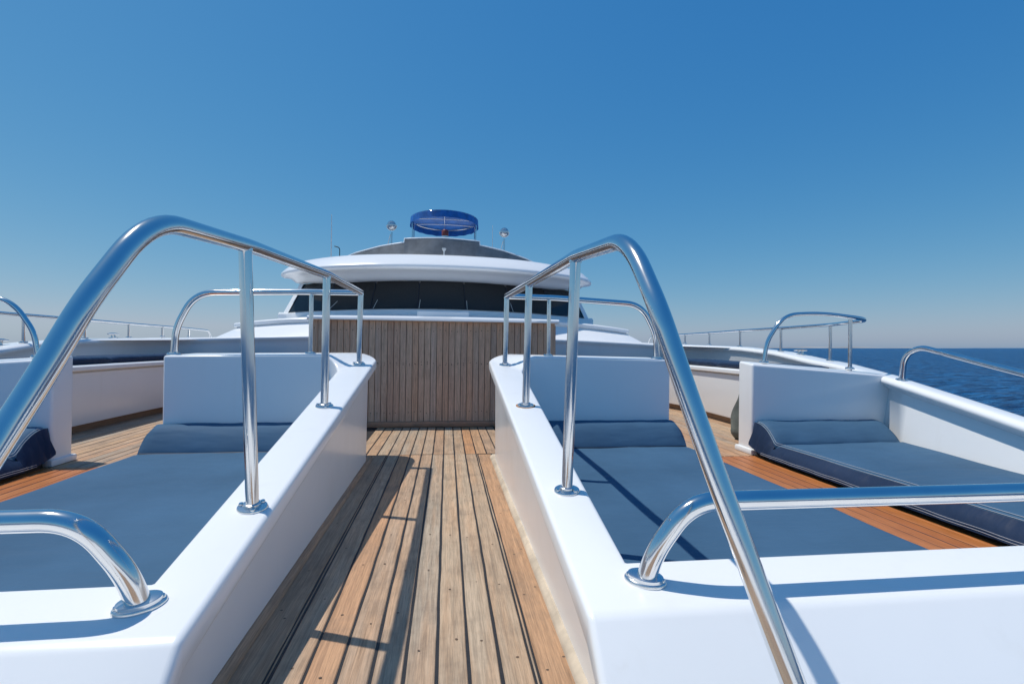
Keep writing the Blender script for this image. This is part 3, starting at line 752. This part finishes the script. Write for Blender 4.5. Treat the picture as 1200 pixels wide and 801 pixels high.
# ================================================================== WHEELHOUSE
def wheelhouse():
    t = thing('wheelhouse', 'white wheelhouse with curved visor and dark covered windscreen', 'wheelhouse', (XC, 9.5, .9))
    n = 49
    U = [-1 + 2 * i / (n - 1) for i in range(n)]
    # raised trunk in front of the windscreen
    rows = []
    for u in U:
        x = 3.3 * u; a = abs(u); yb = 7.70 + .20 * max(0, a - .75) / .25; cr = 1.30 - .16 * u * u
        zb = .88 + .095 * max(0, 1 - (x / 3.5) ** 2); xr = 3.15 * u; yr = 8.0 + .35 * a ** 6
        rows.append([(mx(1, x), yb, zb - .03), (mx(1, x), yb + .01, zb + .01), (mx(1, xr), yr, cr - .075), (mx(1, xr * 1.012), yr - .035, cr - .06), (mx(1, xr * 1.014), yr - .04, cr - .02), (mx(1, xr * 1.008), yr - .02, cr),
                     (mx(1, xr * .99), yr + .06, cr + .012), (mx(1, xr * .93), 8.7 + .7 * a ** 3, cr + .075), (mx(1, xr * .93), 13, cr + .12)])
    for u, e in ((-1, 0), (1, n - 1)): pass
    b = MB(); b.loft(rows); b.build('trunk', M['gel'], t, angle=40)
    for sgn in (-1, 1):     # trunk sides
        b = MB(); cr = 1.14
        b.loft([[(mx(sgn, 3.3), 7.9, .85), (mx(sgn, 3.3), 14, .88)], [(mx(sgn, 3.152), 8.35, cr - .07), (mx(sgn, 3.152), 14, cr - .03)], [(mx(sgn, 3.19), 8.31, cr - .04), (mx(sgn, 3.19), 14, cr)], [(mx(sgn, 3.1), 8.4, cr + .01), (mx(sgn, 3.1), 14, cr + .05)]])
        b.build('trunk_side', M['gel'], t, angle=30)
    # windscreen plan curves
    def bot(x): return Vector((mx(1, x), 8.30 + .105 * x * x, 1.425 - .0095 * x * x))
    def top(x): xx = x * .915; return Vector((mx(1, xx), 8.42 + .11 * x * x, 1.945 - .012 * x * x))
    cuts = [-2.62, -1.93, -1.16, -.39, .39, 1.16, 1.93, 2.62]
    for a, c in zip(cuts, cuts[1:]):
        b = MB(); k = 7; xs = [a + .012 + (c - a - .024) * i / k for i in range(k + 1)]
        side = a < -1.95 or c > 1.95
        b.loft([[bot(x) for x in xs], [bot(x).lerp(top(x), .5) for x in xs], [top(x) for x in xs]])
        b.build('window_pane', M['glass'] if side else M['screen'], t, angle=60)
    for c in cuts[1:-1]:
        off = Vector((0, -.006, 0)); b = MB(); b.tube([bot(c) + off, top(c) + off], .007, 8); b.build('mullion', M['piping'], t)
    for c in (cuts[0], cuts[-1]):
        sg = 1 if c > 0 else -1; p, q = bot(c), top(c); b = MB()
        b.loft([[p + Vector((-sg * .02, -.03, -.02)), p + Vector((sg * .075, .03, -.02)), p + Vector((sg * .075, .2, -.02))], [q + Vector((-sg * .02, -.03, .03)), q + Vector((sg * .06, .03, .03)), q + Vector((sg * .06, .2, .03))]])
        b.build('corner_pillar', M['gel'], t)
        b = MB(); b.add([p + Vector((sg * .07, .1, -.02)), p + Vector((sg * .07, 4.5, -.02)), q + Vector((sg * .06, 4.5, .03)), q + Vector((sg * .06, .1, .03))], [(0, 1, 2, 3)]); b.build('side_wall', M['gel'], t)
    b = MB(); xs = [-2.75 + 5.5 * i / 40 for i in range(41)]; rows = []
    for x in xs:
        p = bot(max(-2.62, min(2.62, x))); dx = x - max(-2.62, min(2.62, x))
        p = p + Vector((dx, 0, 0))
        rows.append([p + Vector((0, -.05, -.20)), p + Vector((0, -.06, -.05)), p + Vector((0, -.045, -.022)), p + Vector((0, -.012, -.012)), p + Vector((0, .03, 0))])
    b.loft(rows); b.build('window_sill', M['gel'], t, angle=40)
    # raised hatch on the trunk just ahead of the sill
    b = MB(); b.box(mx(1, -.36), mx(1, .43), 7.75, 8.18, 1.22, 1.352); b.build('deck_hatch', M['gel2'], t, bevel=.015)
    # wipers
    for x, dx in ((-1.85, .10), (-1.10, .04), (-.36, .01), (.42, .0), (1.2, -.02)):
        p = bot(x) + Vector((0, -.03, 0)); q = bot(x + dx).lerp(top(x + dx), .28) + Vector((0, -.03, 0))
        b = MB(); b.tube([p, q], .0035, 6); b.build('wiper', M['white_plastic'], t)
    # visor
    def vis(x): return 7.80 + .062 * x * x + .0125 * x ** 4 * .9
    prof = [(-.9, .21), (-.5, .195), (-.36, .18), (-.28, .15), (-.14, .06), (-.03, -.015), (-.004, -.04), (.0, -.062), (-.015, -.085), (-.05, -.098), (-.12, -.102), (-.24, -.108), (-.33, -.125), (-.40, -.16), (-.47, -.195), (-.54, -.21), (-.9, -.21)]
    rows = []; pts = []
    nn = 61
    for i in range(nn):
        th = -1 + 2 * i / (nn - 1); x = 2.72 * math.sin(th * math.pi / 2); y = 7.80 + 1.32 * (1 - math.cos(th * math.pi / 2)) ** 1.15
        pts.append(Vector((x, y, 0)))
    for i, p in enumerate(pts):
        a = pts[max(0, i - 1)]; c = pts[min(nn - 1, i + 1)]; d = (c - a).normalized(); nr = Vector((d.y, -d.x, 0))
        zt = 2.10 - .010 * p.x * p.x; sh = 1 - .55 * (abs(p.x) / 2.72) ** 8
        rows.append([(mx(1, p.x + nr.x * o * sh), p.y + nr.y * o * sh, zt + z * (1 - .25 * (abs(p.x) / 2.72) ** 6)) for o, z in prof])
    b = MB(); b.loft(rows); b.build('visor', M['gel'], t, angle=60)
    b = MB(); rows = []
    for i in range(21):
        u = -1 + 2 * i / 20; rows.append([(mx(1, 2.66 * u), 9.0, 2.10 + .13 * (1 - u * u)), (mx(1, 2.66 * u), 13.5, 2.12 + .13 * (1 - u * u)), (mx(1, 2.6 * u), 13.5, 1.2)])
    b.loft(rows); b.build('roof', M['gel'], t, angle=40)
    b = MB(); b.box(mx(1, -2.3), mx(1, 2.3), 9.35, 9.4, 1.2, 2.1); b.build('cabin_interior', M['rubber'], t, smooth=False)
    return t
wheelhouse()

def fly():
    t = thing('flybridge_screen', 'grey covered flybridge windscreen with white edging on the wheelhouse roof', 'windscreen', (XC, 8.6, 2.24))
    HT = [(-1.98, .0), (-1.85, .06), (-1.5, .17), (-1.05, .262), (-.64, .315), (-.635, .385), (.0, .402), (.63, .385), (.635, .315), (1.05, .262), (1.5, .17), (1.85, .06), (1.98, .0)]
    xs = []
    for (a, _), (c, _) in zip(HT, HT[1:]):
        k = max(1, int((c - a) / .08)); xs += [a + (c - a) * i / k for i in range(k)]
    xs.append(1.98)
    def base(x): return Vector((mx(1, x), 8.45 + .22 * x * x, 2.235))
    cuts = [-1.98, -1.05, -.64, .0, .635, 1.05, 1.98]
    for a, c in zip(cuts, cuts[1:]):
        sub = [x for x in xs if a - 1e-6 <= x <= c + 1e-6]; rows = []
        for x in sub:
            h = interp(HT, x + (1e-4 if x == a else -1e-4 if x == c else 0)); p = base(x); rk = .35 * h
            rows.append([p, p + Vector((0, rk * .5 + .012 * math.sin(x * 9), h * .5)), p + Vector((0, rk, h)), p + Vector((0, rk + .03, h)), p + Vector((0, .03, 0))])
        b = MB(); b.loft(rows, close_v=True, caps=True); b.build('cover_panel', M['cover'], t, angle=50)
    path = []
    for x in xs:
        h = interp(HT, x); path.append(base(x) + Vector((0, .35 * h + .015, h + .004)))
    b = MB(); b.tube(path, .017, 8); b.build('edging', M['gel2'], t, angle=60)
    p = base(0.0); b = MB(); b.lathe([(.010, 0), (.010, .13), (.035, .17), (.038, .185), (.02, .19)], p + Vector((.03, -.03, .02)), (0, .15, 1), 12); b.build('horn', M['white_plastic'], t)
fly()

def canopy():
    c = Vector((XC + .02, 10.0, 3.25)); t = thing('sunshade', 'round blue canvas sunshade on thin poles above the flybridge', 'sunshade', (c.x, c.y, 2.5))
    rx, ry = .66, .62; tilt = R(4.5)
    def P(r, a, dz): 
        x = rx * r * math.cos(a); y = ry * r * math.sin(a); z = dz
        return Vector((c.x + x, c.y + y * math.cos(tilt) + z * math.sin(tilt), c.z - y * math.sin(tilt) + z * math.cos(tilt)))
    na = 72
    b = MB(); rows = []
    for k in range(9):
        r = max(.01, k / 8); rows.append([P(r, 6.2832 * a / na, .035 + .035 * (1 - r * r) - .008 * abs(math.sin(4 * 6.2832 * a / na)) * r) for a in range(na)])
    b.loft(rows, close_v=True); b.build('canvas_top', M['canvas_blue'], t, angle=80)
    b = MB(); rows = []
    for k in range(4):
        rows.append([P(1.0 + .004 * k + .006 * math.sin(a * 1.3) * k / 3, 6.2832 * a / na,   .035 - .048 * k + (.012 * abs(math.sin(a * .9)) if k == 3 else 0)) for a in range(na)])
    b.loft(rows, close_v=True); b.build('valance', M['canvas_blue'], t, angle=80)
    b = MB(); b.tube([P(.985, 6.2832 * a / 48, .022) for a in range(49)], .011, 8); b.build('hoop', M['steel'], t)
    for yy in (-.62, -.1, .45):
        h = math.sqrt(1 - yy * yy); pts = [Vector(P(1, math.atan2(yy, h * q), .02)) if 0 else P(math.hypot(yy, h * q), math.atan2(yy, h * q), .02 + .02 * (1 - q * q)) for q in [-.98 + 1.96 * i / 12 for i in range(13)]]
        b = MB(); b.tube(pts, .006, 8); b.build('rib', M['steel_dull'], t)
    b = MB(); b.tube([P(abs(q), math.pi / 2 if q > 0 else -math.pi / 2, .012 + .02 * (1 - q * q)) for q in [-.97 + 1.94 * i / 12 for i in range(13)]], .006, 8); b.build('rib', M['steel_dull'], t)
    for a in (R(200), R(160), R(20), R(-20)):
        p = P(.98, a, .015); b = MB(); b.tube([p, Vector((p.x, p.y, 2.30))], .0125, 8); b.build('pole', M['steel'], t)
canopy()
def beacon():
    p = Vector((XC + .04, 9.2, 2.35)); t = thing('beacon_lamp', 'small red brown beacon lamp under the blue sunshade', 'beacon', p)
    b = MB(); b.lathe([(.05, 0), (.05, .02), (.02, .03), (.02, .42), (.055, .43), (.055, .455)], p, (0, 0, 1), 14); b.build('stand', M['steel_dull'], t)
    b = MB(); b.lathe([(.058, 0), (.062, .02), (.062, .09), (.045, .115), (.01, .12)], p + Vector((0, 0, .455)), (0, 0, 1), 16); b.build('dome', M['red'], t)
beacon()
def searchlight(s, x, y, z0, zc_, label):
    t = thing('searchlight', label, 'searchlight', (x, y, z0), 'roof searchlights')
    b = MB(); b.lathe([(.045, 0), (.045, .015), (.016, .025), (.016, zc_ - z0 - .12)], (x, y, z0), (0, 0, 1), 12); b.build('pole', M['steel_dull'], t)
    b = MB(); b.tube([(x + .085 * math.cos(a), y + .01, zc_ + .085 * math.sin(a)) for a in [math.pi + math.pi * i / 12 for i in range(13)]], .008, 8); b.build('yoke', M['white_plastic'], t)
    b = MB(); b.lathe([(.02, .11), (.055, .09), (.075, .04), (.08, 0), (.078, -.02), (.07, -.022)], (x, y, zc_), (0, 1, .06), 20); b.build('lamp_head', M['steel'], t)
    b = MB(); b.lathe([(.069, 0), (.05, -.012), (.02, -.018), (.004, -.019)], (x, y - .022, zc_), (0, 1, .06), 20); b.build('lens', M['lens'], t)
    b = MB(); b.tube([(x - .16, y, z0 + .005), (x - .07, y, z0 + .08), (x - .02, y, zc_ - .16)], .006, 6); b.build('cable', M['white_plastic'], t)
p = atY(459, 264, 9.0); searchlight(-1, p.x, 9.0, 2.46, p.z, 'round searchlight on a pole beside the taller whip antenna')
p = atY(591, 272, 9.0); searchlight(1, p.x, 9.0, 2.43, p.z, 'round searchlight on a pole beside the short thin antenna')
def antenna(px_, y0, y1, Y, label, r=.006, bend=False):
    a = atY(px_, y1, Y); c = atY(px_, y0, Y); z0 = 2.19
    t = thing('antenna', label, 'antenna', (a.x, Y, z0), 'roof antennas')
    b = MB(); b.lathe([(.03, 0), (.03, .03), (.016, .04), (.012, .14)], (a.x, Y, z0), (0, 0, 1), 10); b.build('mount', M['white_plastic'], t)
    pts = [(a.x, Y, z0 + .1), (a.x, Y, (z0 + c.z) / 2), (a.x, Y, c.z)]
    if bend: pts = fillet([(a.x, Y, z0 + .1), (a.x, Y, c.z), (a.x - .09, Y, c.z + .02)], .06)
    b = MB(); b.tube(pts, r if bend else [r, r * .8, r * .45], 6); b.build('whip', M['white_plastic'] if not bend else M['rubber'], t)
antenna(388, 251, 300, 9.2, 'tall white whip antenna on the wheelhouse roof edge', .012)
antenna(577, 264, 290, 9.6, 'short thin antenna between the sunshade and a searchlight', .007)
antenna(398, 290, 299, 9.1, 'short bent black aerial stub beside the tall whip antenna', .008, True)
